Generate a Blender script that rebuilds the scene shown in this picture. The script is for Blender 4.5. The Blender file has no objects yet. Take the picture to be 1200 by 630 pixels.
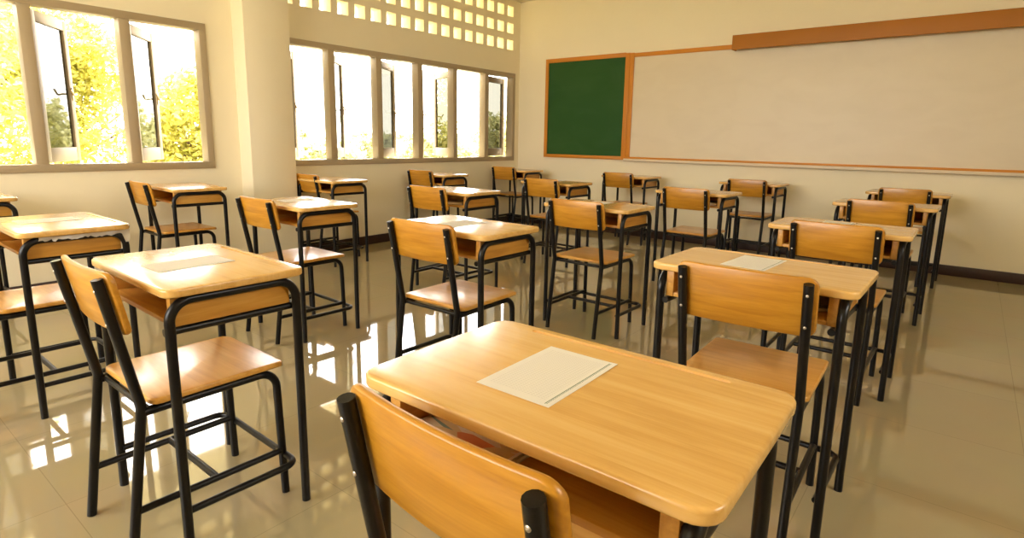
import bpy, bmesh, math, random
from mathutils import Vector, Matrix
from mathutils.geometry import tessellate_polygon
random.seed(7)
S = bpy.context.scene
C = S.collection
PI = math.pi

# ------------------------------------------------------------------ materials
def new_mat(name):
    m = bpy.data.materials.new(name); m.use_nodes = True
    nt = m.node_tree
    b = nt.nodes['Principled BSDF']
    return m, nt, b

def plain(name, col, rough=.5, metal=0., bump=0., bscale=60, vary=0., spec=.5):
    m, nt, b = new_mat(name)
    b.inputs['Base Color'].default_value = (*col, 1)
    b.inputs['Roughness'].default_value = rough
    b.inputs['Metallic'].default_value = metal
    b.inputs['Specular IOR Level'].default_value = spec
    tc = nt.nodes.new('ShaderNodeTexCoord')
    n = nt.nodes.new('ShaderNodeTexNoise'); n.inputs['Scale'].default_value = bscale; n.inputs['Detail'].default_value = 4
    nt.links.new(tc.outputs['Object'], n.inputs['Vector'])
    if bump:
        bp = nt.nodes.new('ShaderNodeBump'); bp.inputs['Strength'].default_value = bump; bp.inputs['Distance'].default_value = .002
        nt.links.new(n.outputs['Fac'], bp.inputs['Height']); nt.links.new(bp.outputs['Normal'], b.inputs['Normal'])
    if vary:
        n2 = nt.nodes.new('ShaderNodeTexNoise'); n2.inputs['Scale'].default_value = 2.2; n2.inputs['Detail'].default_value = 5
        nt.links.new(tc.outputs['Object'], n2.inputs['Vector'])
        r = nt.nodes.new('ShaderNodeValToRGB')
        r.color_ramp.elements[0].position = .3; r.color_ramp.elements[1].position = .7
        r.color_ramp.elements[0].color = (*[c * (1 - vary) for c in col], 1)
        r.color_ramp.elements[1].color = (*[min(1, c * (1 + vary)) for c in col], 1)
        nt.links.new(n2.outputs['Fac'], r.inputs['Fac']); nt.links.new(r.outputs['Color'], b.inputs['Base Color'])
    return m

def wood(name, dark, mid, light, rough=.3, stave=.065, axis='Y', coat=.25, along=0):
    m, nt, b = new_mat(name)
    L = nt.links.new; N = nt.nodes.new
    tc = N('ShaderNodeTexCoord'); oi = N('ShaderNodeObjectInfo')
    # every copy of a board gets its own stretch of timber
    off = N('ShaderNodeVectorMath'); off.operation = 'MULTIPLY_ADD'
    comb = N('ShaderNodeCombineXYZ')
    L(oi.outputs['Random'], comb.inputs['X']); L(oi.outputs['Random'], comb.inputs['Z'])
    L(comb.outputs['Vector'], off.inputs[0]); off.inputs[1].default_value = (37., 0., 17.); L(tc.outputs['Object'], off.inputs[2])
    sep = N('ShaderNodeSeparateXYZ'); L(tc.outputs['Object'], sep.inputs[0])
    # staves glued side by side
    dv = N('ShaderNodeMath'); dv.operation = 'DIVIDE'; L(sep.outputs[axis], dv.inputs[0]); dv.inputs[1].default_value = stave
    ad = N('ShaderNodeMath'); ad.operation = 'ADD'; L(dv.outputs[0], ad.inputs[0])
    rm = N('ShaderNodeMath'); rm.operation = 'MULTIPLY'; L(oi.outputs['Random'], rm.inputs[0]); rm.inputs[1].default_value = 53.7
    L(rm.outputs[0], ad.inputs[1])
    fl = N('ShaderNodeMath'); fl.operation = 'FLOOR'; L(ad.outputs[0], fl.inputs[0])
    wn = N('ShaderNodeTexWhiteNoise'); wn.noise_dimensions = '1D'; L(fl.outputs[0], wn.inputs['W'])
    sh = N('ShaderNodeVectorMath'); sh.operation = 'ADD'; L(off.outputs[0], sh.inputs[0])
    c2 = N('ShaderNodeCombineXYZ')
    k = N('ShaderNodeMath'); k.operation = 'MULTIPLY'; L(wn.outputs['Value'], k.inputs[0]); k.inputs[1].default_value = 9.
    L(k.outputs[0], c2.inputs['X']); L(c2.outputs[0], sh.inputs[1])
    mp = N('ShaderNodeMapping'); mp.inputs['Scale'].default_value = ((2.2, 26, 26) if along == 0 else (26, 2.2, 26)); L(sh.outputs[0], mp.inputs['Vector'])
    n1 = N('ShaderNodeTexNoise'); n1.inputs['Scale'].default_value = 1.6; n1.inputs['Detail'].default_value = 7; n1.inputs['Distortion'].default_value = .6
    L(mp.outputs[0], n1.inputs['Vector'])
    mp2 = N('ShaderNodeMapping'); mp2.inputs['Scale'].default_value = ((4, 170, 170) if along == 0 else (170, 4, 170)); L(sh.outputs[0], mp2.inputs['Vector'])
    n2 = N('ShaderNodeTexNoise'); n2.inputs['Scale'].default_value = 1.5; n2.inputs['Detail'].default_value = 3; L(mp2.outputs[0], n2.inputs['Vector'])
    mp3 = N('ShaderNodeMapping'); mp3.inputs['Scale'].default_value = ((3, 7, 7) if along == 0 else (7, 3, 7)); L(sh.outputs[0], mp3.inputs['Vector'])
    n3 = N('ShaderNodeTexNoise'); n3.inputs['Scale'].default_value = 1.3; n3.inputs['Detail'].default_value = 4; L(mp3.outputs[0], n3.inputs['Vector'])
    a = N('ShaderNodeMath'); a.operation = 'MULTIPLY_ADD'; L(n2.outputs['Fac'], a.inputs[0]); a.inputs[1].default_value = .30; L(n1.outputs['Fac'], a.inputs[2])
    a2 = N('ShaderNodeMath'); a2.operation = 'MULTIPLY_ADD'; L(n3.outputs['Fac'], a2.inputs[0]); a2.inputs[1].default_value = .45; L(a.outputs[0], a2.inputs[2])
    a3 = N('ShaderNodeMath'); a3.operation = 'MULTIPLY_ADD'; L(wn.outputs['Value'], a3.inputs[0]); a3.inputs[1].default_value = .16; L(a2.outputs[0], a3.inputs[2])
    r = N('ShaderNodeValToRGB')
    e = r.color_ramp.elements
    e[0].position = .62; e[0].color = (*dark, 1); e[1].position = 1.22 if False else 1.0; e[1].color = (*light, 1)
    x = e.new(.82); x.color = (*mid, 1)
    sc = N('ShaderNodeMath'); sc.operation = 'MULTIPLY'; L(a3.outputs[0], sc.inputs[0]); sc.inputs[1].default_value = .86
    L(sc.outputs[0], r.inputs['Fac'])
    L(r.outputs['Color'], b.inputs['Base Color'])
    bp = N('ShaderNodeBump'); bp.inputs['Strength'].default_value = .08; bp.inputs['Distance'].default_value = .001
    L(n2.outputs['Fac'], bp.inputs['Height']); L(bp.outputs['Normal'], b.inputs['Normal'])
    b.inputs['Roughness'].default_value = rough
    b.inputs['Coat Weight'].default_value = coat; b.inputs['Coat Roughness'].default_value = .16
    return m

M = {}
M['top'] = wood('varnished_table_wood', (.66, .375, .098), (.74, .445, .13), (.78, .495, .17), rough=.26, coat=.65)
M['seat'] = wood('varnished_seat_wood', (.58, .27, .04), (.68, .345, .062), (.74, .41, .095), rough=.28, stave=.075)
M['back'] = wood('varnished_backrest_wood', (.42, .175, .010), (.52, .235, .016), (.60, .29, .028), rough=.36, stave=.18, axis='Z')
M['box'] = wood('box_wood', (.45, .20, .03), (.57, .28, .045), (.64, .34, .07), rough=.4, stave=.2, axis='Z', coat=.1)
M['boxside'] = wood('box_side_wood', (.45, .20, .03), (.57, .28, .045), (.64, .34, .07), rough=.4, stave=.2, axis='Z', coat=.1, along=1)
M['steel'] = plain('black_painted_steel', (.005, .0042, .004), .30, 0, .15, 90, spec=.32)
M['screw'] = plain('zinc_screw', (.55, .5, .42), .35, .9)
M['wall'] = plain('cream_wall_paint', (.88, .80, .585), .7, 0, .25, 45, .012)
M['ceil'] = plain('ceiling_paint', (.84, .78, .62), .8)
M['frame'] = plain('window_paint', (.42, .335, .21), .5, 0, .1, 40)
M['sash'] = plain('window_paint_darkened', (.30, .24, .165), .5, 0, .1, 40)  # same paint as the frame, darkened so daylight does not burn it out
M['brass'] = plain('window_stay_metal', (.40, .30, .16), .4, .8)
M['skirt'] = plain('dark_brown_skirting', (.036, .014, .007), .45)
M['orange'] = plain('orange_varnished_wood', (.62, .23, .014), .5, 0, .1, 50, .06)
M['brown'] = plain('brown_orange_wood', (.42, .15, .004), .55, 0, .1, 50, .05)
M['tray'] = plain('pale_tray', (.72, .62, .46), .45)
M['concrete'] = plain('outside_concrete', (.82, .76, .62), .9)
M['bark'] = plain('bark', (.16, .11, .07), .9, 0, .5, 20, .3)

def mat_floor():
    m, nt, b = new_mat('glazed_floor_tile'); L = nt.links.new; N = nt.nodes.new
    tc = N('ShaderNodeTexCoord')
    mp = N('ShaderNodeMapping'); mp.inputs['Location'].default_value = (-.95 + .6 * 20, -2.39 + .6 * 20, 0); L(tc.outputs['Object'], mp.inputs['Vector'])
    br = N('ShaderNodeTexBrick'); br.offset = 0; br.inputs['Scale'].default_value = 1
    br.inputs['Brick Width'].default_value = .6; br.inputs['Row Height'].default_value = .6; br.inputs['Mortar Size'].default_value = .0016
    br.inputs['Mortar Smooth'].default_value = .3
    br.inputs['Color1'].default_value = (.37, .308, .183, 1); br.inputs['Color2'].default_value = (.358, .295, .173, 1); br.inputs['Mortar'].default_value = (.285, .235, .138, 1)
    L(mp.outputs[0], br.inputs['Vector'])
    n = N('ShaderNodeTexNoise'); n.inputs['Scale'].default_value = 3; n.inputs['Detail'].default_value = 6; L(tc.outputs['Object'], n.inputs['Vector'])
    mx = N('ShaderNodeMixRGB'); mx.blend_type = 'OVERLAY'; mx.inputs['Fac'].default_value = .08
    L(br.outputs['Color'], mx.inputs['Color1']); L(n.outputs['Color'], mx.inputs['Color2'])
    L(mx.outputs['Color'], b.inputs['Base Color'])
    b.inputs['Roughness'].default_value = .035; b.inputs['IOR'].default_value = 1.62
    n2 = N('ShaderNodeTexNoise'); n2.inputs['Scale'].default_value = 5; n2.inputs['Detail'].default_value = 1; L(tc.outputs['Object'], n2.inputs['Vector'])
    bp = N('ShaderNodeBump'); bp.inputs['Strength'].default_value = .012; bp.inputs['Distance'].default_value = .003
    L(n2.outputs['Fac'], bp.inputs['Height']); L(bp.outputs['Normal'], b.inputs['Normal'])
    return m
M['floor'] = mat_floor()

def mat_board(name, col, smudge, rough, f):
    m, nt, b = new_mat(name); L = nt.links.new; N = nt.nodes.new
    tc = N('ShaderNodeTexCoord')
    mp = N('ShaderNodeMapping'); mp.inputs['Scale'].default_value = (1, 1, 2.2); L(tc.outputs['Object'], mp.inputs['Vector'])
    n = N('ShaderNodeTexNoise'); n.inputs['Scale'].default_value = 2.4; n.inputs['Detail'].default_value = 7; n.inputs['Distortion'].default_value = .8
    L(mp.outputs[0], n.inputs['Vector'])
    r = N('ShaderNodeValToRGB'); r.color_ramp.elements[0].position = .42; r.color_ramp.elements[1].position = .78
    r.color_ramp.elements[0].color = (*col, 1); r.color_ramp.elements[1].color = (*[a + (s - a) * f for a, s in zip(col, smudge)], 1)
    L(n.outputs['Fac'], r.inputs['Fac']); L(r.outputs['Color'], b.inputs['Base Color'])
    b.inputs['Roughness'].default_value = rough
    return m
M['green'] = mat_board('green_chalkboard', (.010, .074, .006), (.06, .14, .04), .75, .2)
M['white'] = mat_board('whiteboard_enamel', (.74, .65, .48), (.64, .55, .39), .42, .35)

def mat_glass():
    m, nt, b = new_mat('tinted_window_glass'); L = nt.links.new; N = nt.nodes.new
    nt.nodes.remove(b); out = nt.nodes['Material Output']
    t = N('ShaderNodeBsdfTransparent'); t.inputs['Color'].default_value = (.27, .27, .245, 1)
    g = N('ShaderNodeBsdfGlossy'); g.inputs['Roughness'].default_value = .02; g.inputs['Color'].default_value = (.9, .9, .86, 1)
    f = N('ShaderNodeFresnel'); f.inputs['IOR'].default_value = 1.5
    mx = N('ShaderNodeMixShader'); ge = N('ShaderNodeNewGeometry'); iv = N('ShaderNodeMath'); iv.operation = 'SUBTRACT'; iv.inputs[0].default_value = 1; L(ge.outputs['Backfacing'], iv.inputs[1]); fm = N('ShaderNodeMath'); fm.operation = 'MULTIPLY'; L(f.outputs[0], fm.inputs[0]); L(iv.outputs[0], fm.inputs[1]); L(fm.outputs[0], mx.inputs[0]); L(t.outputs[0], mx.inputs[1]); L(g.outputs[0], mx.inputs[2])
    L(mx.outputs[0], out.inputs['Surface'])
    return m
M['glass'] = mat_glass()

def mat_leaf(name, c1, c2, c3):
    m, nt, b = new_mat(name); L = nt.links.new; N = nt.nodes.new
    ge = N('ShaderNodeNewGeometry')
    r = N('ShaderNodeValToRGB'); L(ge.outputs['Random Per Island'], r.inputs['Fac'])
    r.color_ramp.elements[0].color = (*c1, 1); r.color_ramp.elements[1].color = (*c3, 1)
    x = r.color_ramp.elements.new(.5); x.color = (*c2, 1)
    L(r.outputs['Color'], b.inputs['Base Color']); b.inputs['Roughness'].default_value = .5
    tr = N('ShaderNodeBsdfTranslucent'); L(r.outputs['Color'], tr.inputs['Color'])
    mx = N('ShaderNodeMixShader'); mx.inputs[0].default_value = .45
    L(b.outputs[0], mx.inputs[1]); L(tr.outputs[0], mx.inputs[2]); L(mx.outputs[0], nt.nodes['Material Output'].inputs['Surface'])
    return m
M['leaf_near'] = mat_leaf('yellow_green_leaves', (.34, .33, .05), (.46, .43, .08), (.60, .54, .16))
M['leaf_far'] = mat_leaf('haze_paled_leaves', (.40, .42, .20), (.50, .50, .26), (.58, .56, .32))  # leaf colour paled to stand in for haze and overexposure

def mat_sheet():
    # printed answer sheet: rows of short faint dashes, and a dark green perforated line down the right margin
    m, nt, b = new_mat('printed_sheet'); L = nt.links.new; N = nt.nodes.new
    tc = N('ShaderNodeTexCoord'); sp = N('ShaderNodeSeparateXYZ'); L(tc.outputs['Object'], sp.inputs[0])
    def math_(op, a, bb, c=None):
        n = N('ShaderNodeMath'); n.operation = op
        for i, v in enumerate((a, bb, c)):
            if v is None: continue
            if isinstance(v, (int, float)): n.inputs[i].default_value = v
            else: L(v, n.inputs[i])
        return n.outputs[0]
    X, Y = sp.outputs['X'], sp.outputs['Y']
    row = math_('FRACT', math_('DIVIDE', math_('ADD', Y, 1), .0052), 0)
    rowm = math_('COMPARE', row, .5, .17)
    dash = math_('FRACT', math_('DIVIDE', math_('ADD', X, 1), .0062), 0)
    dashm = math_('COMPARE', dash, .5, .36)
    inx = math_('COMPARE', X, -.004, .055); iny = math_('COMPARE', Y, 0, .092)
    ink = math_('MULTIPLY', math_('MULTIPLY', rowm, dashm), math_('MULTIPLY', inx, iny))
    l1 = math_('COMPARE', X, .0585, .0008)
    l2 = math_('MULTIPLY', math_('COMPARE', X, .0610, .0007), math_('GREATER_THAN', math_('FRACT', math_('DIVIDE', math_('ADD', Y, 1), .004), 0), .4))
    ln = math_('MULTIPLY', math_('MAXIMUM', l1, l2), math_('COMPARE', Y, 0, .1))
    m1 = N('ShaderNodeMixRGB'); m1.inputs['Color1'].default_value = (.74, .71, .63, 1); m1.inputs['Color2'].default_value = (.54, .51, .45, 1)
    k = N('ShaderNodeMath'); k.operation = 'MULTIPLY'; L(ink, k.inputs[0]); k.inputs[1].default_value = .7; L(k.outputs[0], m1.inputs['Fac'])
    m2 = N('ShaderNodeMixRGB'); L(m1.outputs[0], m2.inputs['Color1']); m2.inputs['Color2'].default_value = (.06, .13, .07, 1); L(ln, m2.inputs['Fac'])
    L(m2.outputs[0], b.inputs['Base Color']); b.inputs['Roughness'].default_value = .75
    return m
M['sheet'] = mat_sheet()

def mat_cover():
    # worn booklet cover: blotches of orange, ochre, dark ink and grey-green inside a cream margin
    m, nt, b = new_mat('booklet_cover'); L = nt.links.new; N = nt.nodes.new
    tc = N('ShaderNodeTexCoord')
    mp = N('ShaderNodeMapping'); mp.inputs['Scale'].default_value = (16, 44, 1); L(tc.outputs['Object'], mp.inputs['Vector'])
    v = N('ShaderNodeTexVoronoi'); v.inputs['Scale'].default_value = 1; L(mp.outputs[0], v.inputs['Vector'])
    bw = N('ShaderNodeSeparateColor'); L(v.outputs['Color'], bw.inputs[0])
    r = N('ShaderNodeValToRGB'); r.color_ramp.interpolation = 'CONSTANT'; L(bw.outputs[0], r.inputs['Fac'])
    e = r.color_ramp.elements; e[0].color = (.66, .40, .15, 1); e[1].position = .25; e[1].color = (.68, .20, .06, 1)
    for p, c in ((.5, (.70, .50, .26)), (.66, (.03, .02, .015)), (.78, (.62, .16, .05)), (.9, (.22, .25, .15))):
        x = e.new(p); x.color = (*c, 1)
    sp = N('ShaderNodeSeparateXYZ'); L(tc.outputs['Object'], sp.inputs[0])
    cx = N('ShaderNodeMath'); cx.operation = 'COMPARE'; L(sp.outputs['X'], cx.inputs[0]); cx.inputs[1].default_value = 0; cx.inputs[2].default_value = .097
    mx = N('ShaderNodeMixRGB'); mx.inputs['Color1'].default_value = (.72, .6, .42, 1); L(r.outputs[0], mx.inputs['Color2']); L(cx.outputs[0], mx.inputs['Fac'])
    L(mx.outputs[0], b.inputs['Base Color']); b.inputs['Roughness'].default_value = .7; b.inputs['Specular IOR Level'].default_value = .2
    return m
M['cover'] = mat_cover()
M['pages'] = plain('booklet_pages', (.72, .64, .48), .8)
M['greybook'] = plain('grey_cover', (.24, .20, .15), .5)

# ------------------------------------------------------------------ mesh helpers
def link(name, bm, mat, parent=None, loc=None, angle=38):
    bmesh.ops.recalc_face_normals(bm, faces=bm.faces[:])
    for f in bm.faces: f.smooth = True
    lim = math.radians(angle)
    for e in bm.edges:
        e.smooth = (len(e.link_faces) == 2 and e.calc_face_angle(0) < lim)
    me = bpy.data.meshes.new(name); bm.to_mesh(me); bm.free()
    me.materials.append(mat)
    o = bpy.data.objects.new(name, me); C.objects.link(o)
    if parent: o.parent = parent
    if loc: o.location = loc
    return o

def tag(o, label=None, cat=None, group=None, kind=None):
    if label: o['label'] = label
    if cat: o['category'] = cat
    if group: o['group'] = group
    if kind: o['kind'] = kind
    return o

def empty(name, loc=(0, 0, 0), rz=0):
    o = bpy.data.objects.new(name, None); C.objects.link(o); o.location = loc; o.rotation_euler = (0, 0, rz); o.empty_display_size = .1
    return o

def box(bm, x0, x1, y0, y1, z0, z1, bev=0):
    r = bmesh.ops.create_cube(bm, size=1)
    vs = r['verts']
    for v in vs:
        v.co = Vector(((x0 + x1) / 2 + v.co.x * (x1 - x0), (y0 + y1) / 2 + v.co.y * (y1 - y0), (z0 + z1) / 2 + v.co.z * (z1 - z0)))
    if bev:
        es = list({e for v in vs for e in v.link_edges})
        bmesh.ops.bevel(bm, geom=es, offset=bev, segments=2, profile=.5, affect='EDGES')
    return vs

def fillet(pts, rad, n=7):
    P = [Vector(p) for p in pts]; out = [P[0]]
    for i in range(1, len(P) - 1):
        r = rad[i - 1] if isinstance(rad, (list, tuple)) else rad
        a, b, c = P[i - 1], P[i], P[i + 1]
        u = (a - b).normalized(); w = (c - b).normalized()
        th = u.angle(w)
        if r <= 0 or th > PI - .02: out.append(b); continue
        d = r / math.tan(th / 2); cen = b + (u + w).normalized() * (r / math.sin(th / 2))
        s = b + u * d; t = b + w * d
        va, vb = s - cen, t - cen
        ang = va.angle(vb); ax = va.cross(vb).normalized()
        for k in range(n + 1):
            out.append(cen + Matrix.Rotation(ang * k / n, 3, ax) @ va)
    out.append(P[-1])
    return out

def tube(bm, path, r, seg=12, cap=True, capbev=.0):
    path = [Vector(p) for p in path]
    rings = []; prev = None
    for i, p in enumerate(path):
        if i == 0: t = (path[1] - p)
        elif i == len(path) - 1: t = (p - path[-2])
        else: t = (path[i + 1] - p).normalized() + (p - path[i - 1]).normalized()
        t.normalize()
        if prev is None:
            n = t.orthogonal().normalized()
        else:
            n = (prev - t * prev.dot(t)).normalized()
        prev = n; b = t.cross(n)
        rings.append([bm.verts.new(p + (n * math.cos(a) + b * math.sin(a)) * r) for a in (2 * PI * k / seg for k in range(seg))])
    for A, B in zip(rings, rings[1:]):
        for k in range(seg):
            bm.faces.new((A[k], A[(k + 1) % seg], B[(k + 1) % seg], B[k]))
    if cap:
        bm.faces.new(rings[0][::-1]); bm.faces.new(rings[-1])

def rrect(hx, hy, r, n=6):
    out = []
    for cx, cy, a0 in ((hx - r, hy - r, 0), (-hx + r, hy - r, PI / 2), (-hx + r, -hy + r, PI), (hx - r, -hy + r, 1.5 * PI)):
        for k in range(n + 1):
            a = a0 + PI / 2 * k / n
            out.append((cx + r * math.cos(a), cy + r * math.sin(a)))
    return out

def slab(bm, hx, hy, z0, z1, rc, bev, cy=0, groove=None, drop=None):
    """rounded board with eased edges; groove = (x0, x1, y0, y1, depth) is cut into its top"""
    prof = []
    nb = 4
    for k in range(nb + 1):
        a = PI / 2 * k / nb; prof.append((z0 + bev * (1 - math.sin(a)), bev * (1 - math.cos(a)) if False else bev * (1 - math.sin(PI / 2 - a) if False else 1 - math.cos(PI / 2 - a))))
    prof = [(z0 + bev * (1 - math.cos(PI / 2 * k / nb)), bev * (1 - math.sin(PI / 2 * k / nb))) for k in range(nb + 1)]
    prof += [(z1 - bev * (1 - math.cos(PI / 2 * k / nb)), bev * (1 - math.sin(PI / 2 * k / nb))) for k in range(nb, -1, -1)]
    loops = []
    for z, ins in prof:
        loops.append([bm.verts.new((x, y + cy, z)) for x, y in rrect(hx - ins, hy - ins, rc - ins * .8)])
    n = len(loops[0])
    for A, B in zip(loops, loops[1:]):
        for k in range(n):
            bm.faces.new((A[k], A[(k + 1) % n], B[(k + 1) % n], B[k]))
    bm.faces.new(loops[0][::-1])
    if not groove:
        bm.faces.new(loops[-1])
    else:
        x0, x1, y0, y1, dp = groove
        hw = (x1 - x0) / 2; hh = (y1 - y0) / 2
        hole = [((x0 + x1) / 2 + x, (y0 + y1) / 2 + y + cy) for x, y in rrect(hw, hh, hh * .98, 3)]
        hv = [bm.verts.new((x, y, z1)) for x, y in hole]
        lv = [bm.verts.new((x, y, z1 - dp)) for x, y in hole]
        allv = loops[-1] + hv
        for tri in tessellate_polygon([[v.co for v in loops[-1]], [v.co for v in hv]]):
            try: bm.faces.new([allv[i] for i in tri])
            except ValueError: pass
        for k in range(len(hv)):
            bm.faces.new((hv[k], hv[(k + 1) % len(hv)], lv[(k + 1) % len(hv)], lv[k]))
        bm.faces.new(lv)

def children(o): return [c for c in bpy.data.objects if c.parent == o]
def copy_tree(o, parent=None):
    c = o.copy(); C.objects.link(c)
    if parent: c.parent = parent
    for ch in children(o): copy_tree(ch, c)
    return c

# ------------------------------------------------------------------ room
XL, XR, YF, YB, H = -4.456, 2.9, 6.732, -2.3, 3.0
WT = .13
win2 = [3.10, 3.69, 4.28, 4.87, 5.45, 6.04, 6.63]
win1 = [-1.03, -.45, .14, .72, 1.31, 1.90, 2.49]
ZB, ZT = .875, 2.055
vent_y = [6.58 - .205 * k for k in range(0, 17)]              # right edges of the holes
vent_y1 = [2.45 - .205 * k for k in range(0, 17)]
vent_z = [2.358, 2.573, 2.788]
VH = .128

holes = [(win2[0], win2[-1], ZB, ZT), (win1[0], win1[-1], ZB, ZT)]
vents = [(y - VH, y, z, z + VH) for y in vent_y + vent_y1 for z in vent_z]

def wall_with_holes(name, hs, y0, y1, z0, z1, x_in, x_out, mat, swap=False):
    ys = sorted({y0, y1, *[h[0] for h in hs], *[h[1] for h in hs]}); zs = sorted({z0, z1, *[h[2] for h in hs], *[h[3] for h in hs]})
    bm = bmesh.new(); vc = {}
    def V(x, y, z):
        k = (round(x, 5), round(y, 5), round(z, 5))
        if k not in vc: vc[k] = bm.verts.new((y, x, z) if swap else (x, y, z))
        return vc[k]
    def solid(i, j):
        if i < 0 or j < 0 or i >= len(ys) - 1 or j >= len(zs) - 1: return False
        cy = (ys[i] + ys[i + 1]) / 2; cz = (zs[j] + zs[j + 1]) / 2
        return not any(h[0] < cy < h[1] and h[2] < cz < h[3] for h in hs)
    for i in range(len(ys) - 1):
        for j in range(len(zs) - 1):
            if not solid(i, j): continue
            a, b, c, d = ys[i], ys[i + 1], zs[j], zs[j + 1]
            for x in (x_in, x_out):
                bm.faces.new((V(x, a, c), V(x, b, c), V(x, b, d), V(x, a, d)))
            for di, dj, q in ((-1, 0, ((a, c), (a, d))), (1, 0, ((b, c), (b, d))), (0, -1, ((a, c), (b, c))), (0, 1, ((a, d), (b, d)))):
                if not solid(i + di, j + dj):
                    (p, r), (s, t) = q
                    bm.faces.new((V(x_in, p, r), V(x_in, s, t), V(x_out, s, t), V(x_out, p, r)))
    o = link(name, bm, mat)
    return tag(o, kind='structure')

wall_with_holes('wall_left', holes + vents, YB, YF, 0, H, XL, XL - WT, M['wall'])

def struct_box(name, x0, x1, y0, y1, z0, z1, mat, bev=0):
    bm = bmesh.new(); box(bm, x0, x1, y0, y1, z0, z1, bev)
    return tag(link(name, bm, mat), kind='structure')
struct_box('floor', XL - WT, XR + WT, YB - WT, YF + WT, -.12, 0, M['floor'])
struct_box('ceiling', XL - WT, XR + WT, YB - WT, YF + WT, H, H + .12, M['ceil'])
struct_box('wall_front', XL - WT, XR + WT, YF, YF + WT, 0, H, M['wall'])
RW = [(1.0, 2.8)]     # added opening, out of view, lets extra sky light in from the right
wall_with_holes('wall_right', [(a, b, 1.9, 2.85) for a, b in RW], YB, YF, 0, H, XR, XR + WT, M['wall'])
BW = [(-4.3, -2.4), (-2.2, -.3)]  # openings added out of view to light the front wall and chair backs
wall_with_holes('wall_back', [(a, b, 1.0, 2.85) for a, b in BW], XL - WT, XR + WT, 0, H, YB, YB - WT, M['wall'], True)
struct_box('pillar', XL, XL + .2, 2.715, 3.135, 0, H, M['wall'], .004)
struct_box('baseboard_front', XL, XR, YF - .015, YF, 0, .095, M['skirt'], .004)
struct_box('baseboard_left', XL, XL + .015, YB, YF - .015, 0, .095, M['skirt'], .004)
struct_box('baseboard_right', XR - .015, XR, YB, YF - .015, 0, .095, M['skirt'], .004)
struct_box('baseboard_pillar', XL + .015, XL + .212, 2.703, 3.147, 0, .095, M['skirt'], .004)
struct_box('roof_eave', XL - WT - 2.2, XL - WT, YB - 1, YF + 1.5, 2.94, 3.1, M['concrete'])
struct_box('ground', -60, 60, -60, 60, -.4, -.3, plain('dry_lawn', (.42, .39, .27), .95, 0, .4, 8, .2))

# windows: one frame per wall opening, mullions, and a side-hung sash in each light, opened outwards
def make_window(name, ys, angles):
    w = empty(name, (XL - .05, ys[0], ZB)); tag(w, kind='structure')
    y0, y1 = 0, ys[-1] - ys[0]; hh = ZT - ZB; d = .05
    bm = bmesh.new()
    box(bm, -d, d + .012, y0, y1, 0, .055, .003); box(bm, -d, d + .012, y0, y1, hh - .055, hh, .003)
    box(bm, -d, d + .012, y0, y0 + .055, .05, hh - .05, .003); box(bm, -d, d + .012, y1 - .055, y1, .05, hh - .05, .003)
    link('window_frame', bm, M['frame'], w)
    for y in ys[1:-1]:
        bm = bmesh.new(); yy = y - ys[0]
        box(bm, -d, d + .006, yy - .036, yy + .036, .052, hh - .052, .003)
        link('mullion', bm, M['frame'], w)
    for i, a in enumerate(angles):
        L = ys[i + 1] - ys[i] - .075; hs = hh - .125
        s = empty('casement_sash'); s.parent = w
        s.location = (-d - .004, ys[i] - ys[0] + .04, .0625); s.rotation_euler = (0, 0, math.radians(a))
        # local +y runs from the hinge to the free stile, -x is outwards
        bm = bmesh.new(); t = .018
        box(bm, -t, t, 0, .062, 0, hs, .004); box(bm, -t, t, L - .062, L, 0, hs, .004)
        box(bm, -t, t, .06, L - .06, 0, .105, .004); box(bm, -t, t, .06, L - .06, hs - .075, hs, .004)
        link('sash_frame', bm, M['sash'], s)
        bm = bmesh.new(); box(bm, -.003, .003, .056, L - .056, .10, hs - .07)
        link('glass_pane', bm, M['glass'], s)
        bm = bmesh.new()
        box(bm, t, t + .006, L - .045, L - .02, hs * .44, hs * .53, .002)
        tube(bm, fillet([(t + .004, L - .032, hs * .485), (t + .035, L - .032, hs * .485), (t + .04, L - .10, hs * .475), (t + .038, L - .15, hs * .51)], .02, 4), .007, 8)
        link('sash_handle', bm, M['brass'], s)
    return w
make_window('window_1', win1, [55, 50, 52, 50, 53, 51])
make_window('window_2', win2, [40, 41, 28, 40, 70, 7])
def added_window(name, a, b, z0, z1, along_x):  # bare frame for an added, unseen fill-light opening
    w = empty(name, ((a + b) / 2, YB - WT / 2, z0) if along_x else (XR + WT / 2, (a + b) / 2, z0), 0 if along_x else PI / 2); tag(w, kind='structure')
    hw = (b - a) / 2; h = z1 - z0
    bm = bmesh.new()
    for q in ((-hw, hw, 0, .05), (-hw, hw, h - .05, h), (-hw, -hw + .05, .05, h - .05), (hw - .05, hw, .05, h - .05), (-.025, .025, .05, h - .05)):
        box(bm, q[0], q[1], -.045, .045, q[2], q[3], .003)
    link('window_frame', bm, M['frame'], w)
for i, (a, b) in enumerate(RW): added_window('window_%d' % (3 + i), a, b, 1.9, 2.85, False)
for i, (a, b) in enumerate(BW): added_window('window_%d' % (4 + i), a, b, 1.0, 2.85, True)

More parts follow.
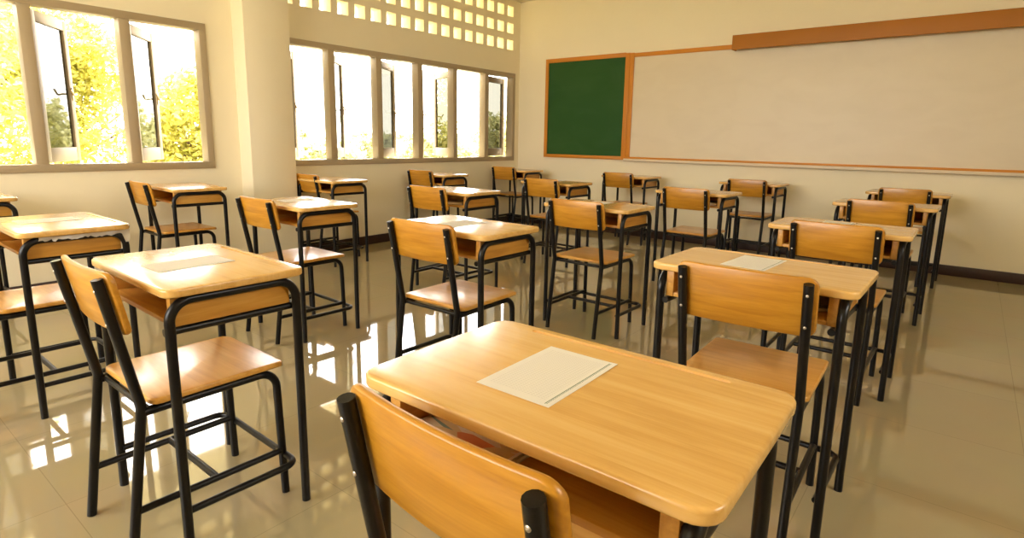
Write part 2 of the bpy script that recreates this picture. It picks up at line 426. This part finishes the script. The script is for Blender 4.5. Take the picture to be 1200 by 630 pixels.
# ------------------------------------------------------------------ boards on the front wall
def wall_bar(bm, x0, x1, z0, z1, d, bev=.004): box(bm, x0, x1, YF - d, YF, z0, z1, bev)
cb = empty('chalkboard', (0, 0, 0))
tag(cb, 'green chalkboard in an orange wooden frame at the left of the whiteboard', 'chalkboard')
bm = bmesh.new(); wall_bar(bm, -3.945, -2.80, .975, 2.175, .018, 0); link('writing_surface', bm, M['green'], cb)
bm = bmesh.new()
wall_bar(bm, -3.987, -3.940, .937, 2.222, .032); wall_bar(bm, -2.805, -2.745, .937, 2.215, .032)
wall_bar(bm, -3.941, -2.804, .937, .980, .032); wall_bar(bm, -3.941, -2.804, 2.170, 2.222, .032)
link('frame', bm, M['orange'], cb)
wb = empty('whiteboard', (0, 0, 0))
tag(wb, 'long cream-white whiteboard with orange edging on the front wall', 'whiteboard')
WX = 1.75
bm = bmesh.new(); wall_bar(bm, -2.70, WX - .03, .965, 2.165, .018, 0); link('writing_surface', bm, M['white'], wb)
bm = bmesh.new()
wall_bar(bm, -2.743, -2.690, .952, 2.212, .032); wall_bar(bm, WX - .04, WX, .952, 2.205, .032)
wall_bar(bm, -2.691, WX - .039, .955, .978, .028); wall_bar(bm, -2.691, WX - .039, 2.160, 2.207, .032)
link('frame', bm, M['orange'], wb)
bm = bmesh.new()
box(bm, -2.745, WX, YF - .075, YF, .926, .948, .004); box(bm, -2.745, WX, YF - .079, YF - .068, .927, .957, .003)
link('pen_tray', bm, M['tray'], wb)
# long wooden pelmet box above the whiteboard
pb = empty('wooden_pelmet', (0, 0, 0))
tag(pb, 'long brown-orange wooden pelmet box mounted over the top edge of the whiteboard', 'pelmet')
px0, px1, pz0, pz1, py = -1.508, 1.9, 2.138, 2.285, YF - .13
bm = bmesh.new(); box(bm, px0, px1, py, py + .018, pz0, pz1, .003); link('front_board', bm, M['brown'], pb)
bm = bmesh.new(); box(bm, px0, px0 + .018, py + .018, YF - .002, pz0, pz1, .003); link('end_board', bm, M['brown'], pb)
bm = bmesh.new(); box(bm, px1 - .018, px1, py + .018, YF - .002, pz0, pz1, .003); link('end_board', bm, M['brown'], pb)
bm = bmesh.new(); box(bm, px0 + .018, px1 - .018, py + .018, YF - .002, pz1 - .016, pz1, .002); link('top_board', bm, M['brown'], pb)

# ------------------------------------------------------------------ school desk
TR = .0132
HD = .7716
def make_desk():
    root = empty('school_desk')
    bm = bmesh.new()
    slab(bm, .30, .1948, HD - .023, HD, (.035), .006, groove=(-.20, .20, .162, .174, .004))
    link('tabletop', bm, M['top'], root)
    zt = HD - .0235
    for s in (-1, 1):
        bm = bmesh.new()
        box(bm, *sorted((s * .226, s * .2508)), -.166, .162, .660, zt, .002)
        link('side_panel', bm, M['boxside'], root)
    bm = bmesh.new(); box(bm, -.2255, .2255, -.164, .150, .660, .674, .002); link('shelf_board', bm, M['box'], root)
    bm = bmesh.new(); box(bm, -.2255, .2255, .1505, .162, .660, zt, .002); link('back_panel', bm, M['box'], root)
    for s in (-1, 1):
        bm = bmesh.new()
        x = s * .2645
        tube(bm, fillet([(x, -.176, 0), (x, -.176, zt - TR - .001), (x, .176, zt - TR - .001), (x, .176, 0)], .058, 8), TR)
        link('leg_frame', bm, M['steel'], root)
        bm = bmesh.new()
        tube(bm, [(s * .2440, -.184, .6490), (s * .2440, .176, .6490)], .0108)
        link('side_rail', bm, M['steel'], root)
    bm = bmesh.new()
    tube(bm, fillet([(-.2535, -.172, .135), (-.2535, .158, .135), (.2535, .158, .135), (.2535, -.172, .135)], .04, 6), .0105)
    link('footrest', bm, M['steel'], root)
    return root

# ------------------------------------------------------------------ school chair
ZS = .457
def y_panel(z): return .032 * (.815 - z) / .171
def make_chair():
    root = empty('school_chair')
    bm = bmesh.new()
    slab(bm, .187, .193, ZS - .018, ZS, .028, .006, cy=.259)
    for v in bm.verts:                                           # seat dips a little towards the back and rolls down at the front edge
        t = (v.co.y - .066) / .386
        v.co.z -= .010 * max(0, (t - .9) / .1) ** 2 * .6
    link('seat', bm, M['seat'], root)
    # curved, tilted backrest panel
    bm = bmesh.new()
    hw, z0, z1, th, rc = .190, .644, .815, .016, .028
    H2 = (z1 - z0) / 2; zc = (z0 + z1) / 2
    xs = []
    for k in range(9): xs.append(hw - rc + rc * math.sin(PI / 2 * k / 8))
    inner = [(hw - rc) * k / 10 for k in range(10)]
    xs = inner + xs
    xs = [-x for x in xs[:0:-1]] + xs
    loops = []
    for x in xs:
        ax = abs(x)
        h = H2 if ax <= hw - rc else H2 - rc + math.sqrt(max(0, rc * rc - (ax - hw + rc) ** 2))
        e = hw - ax
        t = th / 2 * (1 if e >= .006 else math.sqrt(max(0, 1 - ((.006 - e) / .006) ** 2)) * .7 + .3)
        yo = -.016 * (1 - (x / hw) ** 2) + .004
        b = .005; lp = []
        for (yy, zz) in ((-t, -h + b), (-t, 0), (-t, h - b), (-t * .7, h - b * .3), (0, h), (t * .7, h - b * .3), (t, h - b), (t, 0), (t, -h + b), (t * .7, -h + b * .3), (0, -h), (-t * .7, -h + b * .3)):
            z = zc + zz
            lp.append(bm.verts.new((x, yy + yo + y_panel(z), z)))
        loops.append(lp)
    n = len(loops[0])
    for A, B in zip(loops, loops[1:]):
        for k in range(n): bm.faces.new((A[k], A[(k + 1) % n], B[(k + 1) % n], B[k]))
    bm.faces.new(loops[0]); bm.faces.new(loops[-1][::-1])
    back = link('backrest', bm, M['back'], root, angle=50)
    xt = .168
    yr = lambda z: y_panel(z) - .0222
    for s in (-1, 1):
        bm = bmesh.new()
        tube(bm, fillet([(s * xt, yr(.80), .80), (s * xt, yr(.44), .44), (s * xt, -.010, 0)], .06, 5), TR)
        link('rear_leg', bm, M['steel'], root)
        bm = bmesh.new()
        tube(bm, fillet([(s * xt, yr(.44) + .004, .4245), (s * xt, .426, .4245), (s * (xt + .004), .436, 0)], .055, 7), TR * .95)
        link('front_leg', bm, M['steel'], root)
        bm = bmesh.new()
        tube(bm, [(s * xt, .012, .150), (s * (xt + .003), .430, .150)], .0105)
        link('side_stretcher', bm, M['steel'], root)
        for z in (.770, .680):
            bm = bmesh.new()
            bmesh.ops.create_uvsphere(bm, u_segments=10, v_segments=6, radius=.0042)
            for v in bm.verts: v.co.y *= .45; v.co += Vector((s * xt, yr(z) - TR, z))
            link('screw', bm, M['screw'], back)
    bm = bmesh.new(); tube(bm, [(-xt, .225, .150), (xt, .225, .150)], .0105); link('cross_stretcher', bm, M['steel'], root)
    bm = bmesh.new(); tube(bm, [(-xt, .066, .4245), (xt, .066, .4245)], .009); link('seat_bearer', bm, M['steel'], root)
    return root

A = {  # desk (x, y, turn), chair (x, y, turn)
'D1': ((.195, .922, .6), (.187, .628, -2.8)), 'D2': ((.168, 2.099, -.7), (.195, 1.804, 2.0)), 'D3': ((.191, 3.368, .3), (.209, 3.073, -.2)),
'D4': ((.221, 4.862, -1.2), (.216, 4.545, -.3)), 'D5': ((.248, 6.200, -1.2), (.236, 5.990, -.1)),
'F1': ((-1.165, .917, -1.0), (-1.160, .634, 0)), 'E1': ((-1.141, 2.092, -.9), (-1.127, 1.804, 1.0)), 'E2': ((-1.146, 3.321, -.6), (-1.152, 3.055, -.3)),
'E3': ((-1.085, 4.828, -1.6), (-1.073, 4.522, -1.0)), 'E4': ((-1.083, 6.350, -1.0), (-1.075, 6.083, .8)),
'G1': ((-2.458, .885, -.4), (-2.468, .560, 0)), 'F2': ((-2.459, 2.084, -2.0), (-2.462, 1.794, -.4)), 'G3': ((-2.450, 3.395, .4), (-2.430, 3.060, .8)),
'G4': ((-2.452, 4.769, -.5), (-2.420, 4.473, .2)), 'G5': ((-2.459, 6.331, -.8), (-2.490, 6.062, 1.2)),
'H1': ((-4.050, .823, 0), None), 'H2': ((-4.016, 2.059, -3.0), (-4.050, 1.755, 0)), 'H3': ((-4.010, 3.345, -.4), (-4.160, 3.172, .2)),
'H4': ((-4.050, 4.759, -.2), (-4.086, 4.518, 1.2)), 'H5': ((-4.089, 6.256, -.4), (-4.125, 6.009, 1.2)),
}
LD = {
'D1': 'big wooden desk in the foreground with a printed sheet and a booklet on its shelf',
'D2': 'wooden desk with a printed sheet, directly in front of the foreground desk',
'D3': 'third wooden desk of the right-hand row, counted from the foreground desk',
'D4': 'bare-topped fourth desk of the right-hand row, second from the whiteboard wall',
'D5': 'bare-topped last desk of the right-hand row, next to the whiteboard wall',
'F1': 'large glossy desk at the left with a sheet in the middle of its glare',
'E1': 'desk with a sheet, at the chair with the glare-white seat, ahead of the left desk',
'E2': 'desk in mid-room, at the chair whose four legs stand clear on the floor',
'E3': 'desk with a grey booklet on its shelf, second from the whiteboard wall',
'E4': 'small-looking desk against the front wall under the middle of the whiteboard',
'G1': 'nearest desk of the second row from the windows, cut by the left edge',
'F2': 'glossy desk with a sheet, standing right of the pillar foot',
'G3': 'desk under the second window with papers on its shelf, behind a tucked chair',
'G4': 'desk below the green chalkboard, second from the front wall',
'G5': 'desk against the front wall below the seam of chalkboard and whiteboard',
'H1': 'desk corner under the left window, cut by the left edge of the photo',
'H2': 'desk under the left window, just before the pillar',
'H3': 'desk by the window wall, just beyond the pillar',
'H4': 'desk by the window wall under the far half of the second window',
'H5': 'desk in the front left corner of the room, below the last window sash',
}
LC = {
'D1': 'wooden chair cut by the bottom edge, at the big foreground desk',
'D2': 'wooden chair with black tubes between the foreground desk and the desk before it',
'D3': 'chair tucked under the third desk of the right-hand row, only its backrest clear',
'D4': 'chair at the fourth desk of the right-hand row, second from the whiteboard wall',
'D5': 'chair at the last desk of the right-hand row, next to the whiteboard wall',
'F1': 'large chair at the left with a glossy seat, at the large glossy desk',
'E1': 'chair with a glare-white seat just left of the foreground desk, backrest facing the viewer',
'E2': 'chair in the middle of the room with all four legs clear on the floor',
'E3': 'chair at the desk with the grey booklet, second from the whiteboard wall',
'E4': 'chair at the front wall under the middle of the whiteboard',
'G1': 'chair at the left edge with only its pale seat and a leg in the picture',
'F2': 'chair right of the pillar foot, tucked at the glossy desk with a sheet',
'G3': 'chair at the desk with papers on its shelf, below the second window',
'G4': 'chair below the green chalkboard, second from the front wall',
'G5': 'chair at the front wall below the seam of chalkboard and whiteboard',
'H2': 'chair against the wall under the left window, just before the pillar',
'H3': 'chair by the window wall, half hidden behind the pillar',
'H4': 'chair by the window wall under the middle of the second window',
'H5': 'chair in the front left corner of the room, below the last window sash',
}
desk0, chair0 = make_desk(), make_chair()
first_d = first_c = True
D = {}
for k, (d, c) in A.items():
    o = desk0 if first_d else copy_tree(desk0); first_d = False
    o.location = (d[0], d[1], 0); o.rotation_euler = (0, 0, math.radians(d[2]))
    tag(o, LD[k], 'desk', 'wooden school desks set out in rows'); D[k] = o
    if c:
        o = chair0 if first_c else copy_tree(chair0); first_c = False
        o.location = (c[0], c[1], 0); o.rotation_euler = (0, 0, math.radians(c[2]))
        tag(o, LC[k], 'chair', 'wooden school chairs tucked at the desks')

# ------------------------------------------------------------------ papers and booklets
def on_desk(k, x, y):
    (dx, dy, t), _ = A[k]; t = math.radians(t)
    return dx + x * math.cos(t) - y * math.sin(t), dy + x * math.sin(t) + y * math.cos(t), t
def make_sheet():
    bm = bmesh.new(); nx, ny = 6, 8; hx, hy = .07, .107; g = []
    for z in (0, .0006):
        g.append([[bm.verts.new((-hx + 2 * hx * i / nx, -hy + 2 * hy * j / ny, z + .0012 * max(0, (i / nx - .75)) * max(0, j / ny - .6) * 8)) for j in range(ny + 1)] for i in range(nx + 1)])
    for q in g:
        for i in range(nx):
            for j in range(ny): bm.faces.new((q[i][j], q[i + 1][j], q[i + 1][j + 1], q[i][j + 1]))
    rim = [(i, 0) for i in range(nx)] + [(nx, j) for j in range(ny)] + [(i, ny) for i in range(nx, 0, -1)] + [(0, j) for j in range(ny, 0, -1)]
    for a, b in zip(rim, rim[1:] + rim[:1]):
        bm.faces.new((g[0][a[0]][a[1]], g[0][b[0]][b[1]], g[1][b[0]][b[1]], g[1][a[0]][a[1]]))
    return link('answer_sheet', bm, M['sheet'])
sheet0 = make_sheet(); fs = True
SH = {'D1': (-.048, .007, 0, 'printed answer sheet with a green margin line on the foreground desk'),
      'D2': (-.036, .026, -3, 'printed sheet on the desk directly in front of the foreground desk'),
      'D3': (-.03, .045, 0, 'sheet barely seen edge-on behind the third chair of the right-hand row'),
      'F1': (.002, -.018, 2, 'sheet in the middle of the large glossy desk at the left'),
      'E1': (-.028, -.004, 0, 'sheet on the glare-lit desk just behind the foreground desk, left'),
      'E2': (-.04, .04, 2, 'sheet whose corner shows past the backrest of the mid-room chair'),
      'F2': (-.09, .02, -6, 'sheet on the glossy desk right of the pillar foot'),
      'G1': (-.055, -.02, 0, 'faint sheet on the desk cut by the left edge of the photo'),
      'G4': (-.08, .07, 0, 'sheet on the desk below the green chalkboard')}
for k, (x, y, t, lab) in SH.items():
    o = sheet0 if fs else sheet0.copy()
    if not fs: C.objects.link(o)
    fs = False
    X, Y, T = on_desk(k, x, y)
    o.location = (X, Y, HD + .0004); o.rotation_euler = (0, 0, T + math.radians(t))
    tag(o, lab, 'paper', 'answer sheets on the desks')

def make_booklet(name, k, x, y, t, hx, hy, th, cover, lab, flap=0):
    X, Y, T = on_desk(k, x, y)
    root = empty(name, (X, Y, .6748), T + math.radians(t)); tag(root, lab, 'booklet')
    bm = bmesh.new(); box(bm, -hx + .002, hx - .002, -hy + .002, hy - .002, .0008, th, 0); link('pages', bm, M['pages'], root)
    bm = bmesh.new(); box(bm, -hx, hx, -hy, hy, 0, .0007); box(bm, -hx, -hx + .001, -hy, hy, .0007, th + .0004)
    for i in range(8):                                            # the front cover lifts a little towards its free edge
        pass
    n = 10; a = [[bm.verts.new((-hx + 2 * hx * i / n, yy, th + .0006 + flap * (i / n) ** 2 + dz)) for i in range(n + 1)] for dz in (0, .0008) for yy in (-hy, hy)]
    for i in range(n):
        bm.faces.new((a[0][i], a[0][i + 1], a[1][i + 1], a[1][i])); bm.faces.new((a[2][i], a[2][i + 1], a[3][i + 1], a[3][i]))
        bm.faces.new((a[0][i], a[0][i + 1], a[2][i + 1], a[2][i])); bm.faces.new((a[1][i], a[1][i + 1], a[3][i + 1], a[3][i]))
    bm.faces.new((a[0][0], a[1][0], a[3][0], a[2][0])); bm.faces.new((a[0][n], a[1][n], a[3][n], a[2][n]))
    link('cover', bm, cover, root)
    return root
make_booklet('exercise_booklet', 'D1', -.118, -.05, -3, .103, .095, .006, M['cover'], 'booklet with an orange and black cover on the shelf of the foreground desk', .006)
make_booklet('exercise_booklet', 'D2', .13, -.02, 35, .06, .085, .010, M['greybook'], 'grey booklet lying askew on the shelf of the desk in front of the foreground desk', .02)
make_booklet('exercise_booklet', 'E3', .13, -.04, 4, .07, .10, .022, M['greybook'], 'thick grey booklet on the shelf of a desk second from the whiteboard wall', .006)
make_booklet('exercise_booklet', 'G3', .08, -.05, 15, .07, .09, .018, M['greybook'], 'grey booklet on the shelf of the desk below the second window', .012)

# torn strip of packing film left on the side tube of one desk
bm = bmesh.new(); rnd = random.Random(5); n = 34; rows = []
for i in range(n):
    y = -.125 + .315 * i / (n - 1); zt_ = HD - .0240 - .0005
    q = []
    for j in range(4):
        w_ = j / 3
        q.append(bm.verts.new((.2665 + .0125 + .004 * rnd.random() * w_, y + rnd.uniform(-.004, .004), zt_ - .001 - w_ * (.010 + .012 * rnd.random() + (.035 if i > n - 4 else 0)))))
    rows.append(q)
for a_, b_ in zip(rows, rows[1:]):
    for j in range(3): bm.faces.new((a_[j], a_[j + 1], b_[j + 1], b_[j]))
tag(link('plastic_film', bm, plain('packing_film', (.55, .50, .42), .25), D['G1']), 'torn strip of clear packing film on the side tube')
# ------------------------------------------------------------------ outside: trees
def make_tree(name, lab, x, y, zb, rx, ry, rz, zc, nleaf, size, mat, group, seed):
    rnd = random.Random(seed)
    root = empty(name, (x, y, zb)); tag(root, lab, 'tree', group)
    bm = bmesh.new()
    tube(bm, [(0, 0, 0), (.03, .02, (zc - zb) * .5), (-.02, .05, zc - zb + rz * .4)], .07 + .01 * rx, 8)
    for k in range(6):
        a = k * 1.05 + rnd.random()
        tube(bm, [(0, 0, (zc - zb) * (.4 + .08 * k)), (rx * .35 * math.cos(a), ry * .35 * math.sin(a), (zc - zb) * (.6 + .08 * k)), (rx * .7 * math.cos(a), ry * .7 * math.sin(a), zc - zb + rz * (.1 * k - .2))], .025, 6)
    link('trunk', bm, M['bark'], root)
    bm = bmesh.new()
    clumps = []
    for k in range(70):
        u = Vector((rnd.gauss(0, 1), rnd.gauss(0, 1), rnd.gauss(0, 1))).normalized() * (rnd.random() ** .4)
        clumps.append((Vector((u.x * rx, u.y * ry, u.z * rz + zc - zb)), rnd.uniform(.10, .2) * min(rx, ry, rz)))
    for k in range(nleaf):
        c, r = rnd.choice(clumps)
        p = c + Vector((rnd.gauss(0, r), rnd.gauss(0, r), rnd.gauss(0, r * .8)))
        if p.z < .05: continue
        n = Vector((rnd.gauss(0, 1), rnd.gauss(0, 1), rnd.gauss(.7, 1))).normalized()
        t = n.orthogonal().normalized(); t = Matrix.Rotation(rnd.random() * 6.28, 3, n) @ t; b = n.cross(t)
        s = size * rnd.uniform(.6, 1.3)
        q = [p - t * s, p - t * s * .2 + b * s * .45 + n * s * .08, p + t * s * .5 + b * s * .32, p + t * s * 1.1 - n * s * .15, p + t * s * .5 - b * s * .32, p - t * s * .2 - b * s * .45 + n * s * .08]
        bm.faces.new([bm.verts.new(v) for v in q])
    me = bpy.data.meshes.new('foliage'); bm.to_mesh(me); bm.free(); me.materials.append(mat)
    f = bpy.data.objects.new('foliage', me); C.objects.link(f); f.parent = root
    return root
gn = 'leafy trees close outside the left window'
make_tree('leafy_tree', 'yellow-green tree filling the first light at the left edge of the photo', -10.0, 1.0, -.3, 1.5, 1.5, 2.3, 1.9, 17000, .058, M['leaf_near'], gn, 1)
make_tree('leafy_tree', 'yellow-green tree filling the middle light of the left window', -13.9, 3.85, -.3, 1.6, 1.8, 2.3, 1.8, 24000, .058, M['leaf_near'], gn, 2)
make_tree('leafy_tree', 'lower yellow-green tree in the right light of the left window, sky above it', -9.6, 4.7, -.3, 1.1, 1.15, 1.3, .95, 13000, .058, M['leaf_near'], gn, 3)
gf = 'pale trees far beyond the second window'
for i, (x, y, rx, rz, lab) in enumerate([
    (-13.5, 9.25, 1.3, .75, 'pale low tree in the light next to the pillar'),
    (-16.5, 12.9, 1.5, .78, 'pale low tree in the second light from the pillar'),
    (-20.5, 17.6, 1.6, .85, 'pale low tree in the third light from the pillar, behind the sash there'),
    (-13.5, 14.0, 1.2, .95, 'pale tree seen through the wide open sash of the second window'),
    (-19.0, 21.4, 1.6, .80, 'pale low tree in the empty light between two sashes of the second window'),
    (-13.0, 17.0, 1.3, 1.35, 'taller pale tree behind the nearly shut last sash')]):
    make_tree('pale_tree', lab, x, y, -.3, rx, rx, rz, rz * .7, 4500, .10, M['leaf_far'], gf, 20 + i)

# ------------------------------------------------------------------ light
w = bpy.data.worlds.new('sky'); S.world = w; w.use_nodes = True
bg = w.node_tree.nodes['Background']
bg.inputs['Color'].default_value = (1, .95, .90, 1); bg.inputs['Strength'].default_value = 3.2
sl = bpy.data.lights.new('sun', 'SUN'); sl.energy = 7; sl.color = (1, .92, .74); sl.angle = .01
so = bpy.data.objects.new('sun', sl); C.objects.link(so)
dirv = Vector((.36, -.25, -1.05)); so.rotation_euler = dirv.to_track_quat('-Z', 'Y').to_euler(); so.location = (-20, 8, 20)
def portal(name, y0, y1, z0, z1):
    l = bpy.data.lights.new(name, 'AREA'); l.shape = 'RECTANGLE'; l.size = y1 - y0; l.size_y = z1 - z0; l.cycles.is_portal = True
    o = bpy.data.objects.new(name, l); C.objects.link(o)
    o.location = (XL - WT - .01, (y0 + y1) / 2, (z0 + z1) / 2)
    o.rotation_euler = (PI / 2, 0, -PI / 2)
portal('window_portal', win1[0], win1[-1], ZB, ZT); portal('window_portal', win2[0], win2[-1], ZB, ZT)
portal('vent_portal', vent_y1[-1] - VH, vent_y1[0], 2.35, 2.92); portal('vent_portal', vent_y[-1] - VH, vent_y[0], 2.35, 2.92)

def portal2(name, loc, rot, sx, sy):  # sky portals over the openings added for fill light
    l = bpy.data.lights.new(name, 'AREA'); l.shape = 'RECTANGLE'; l.size = sx; l.size_y = sy; l.cycles.is_portal = True
    o = bpy.data.objects.new(name, l); C.objects.link(o); o.location = loc; o.rotation_euler = rot
portal2('window_portal', (XR + WT + .01, (RW[0][0] + RW[-1][1]) / 2, 2.375), (PI / 2, 0, PI / 2), RW[-1][1] - RW[0][0], .97)
portal2('window_portal', ((BW[0][0] + BW[-1][1]) / 2, YB - WT - .01, 1.925), (PI / 2, 0, 0), BW[-1][1] - BW[0][0], 1.87)

# ------------------------------------------------------------------ camera
cam = bpy.data.cameras.new('camera'); co = bpy.data.objects.new('camera', cam); C.objects.link(co)
yaw, pitch, roll, f, ppy = -.669790747, -.180904561, .0175203812, 674.0324, -27.53
cam.sensor_fit = 'HORIZONTAL'; cam.sensor_width = 36; cam.lens = f / 1200 * 36
fw = Vector((math.sin(yaw) * math.cos(pitch), math.cos(yaw) * math.cos(pitch), math.sin(pitch)))
r = Vector((math.cos(yaw), -math.sin(yaw), 0)); u = r.cross(fw)
r2 = r * math.cos(roll) + u * math.sin(roll); u2 = -r * math.sin(roll) + u * math.cos(roll)
m = Matrix((r2, u2, -fw)).transposed().to_4x4(); m.translation = Vector((.659586551, .172354088, 1.15512066))
co.matrix_world = m
cam.shift_y = ppy / 1200
cam.clip_start = .02
S.camera = co

S.view_settings.view_transform = 'Standard'; S.view_settings.look = 'None'
S.view_settings.exposure = 2.1; S.view_settings.gamma = 1; S.view_settings.use_curve_mapping = False
S.cycles.use_denoising = True
S.cycles.max_bounces = 10; S.cycles.diffuse_bounces = 6; S.cycles.glossy_bounces = 4; S.cycles.transparent_max_bounces = 12
S.cycles.caustics_reflective = False; S.cycles.caustics_refractive = False
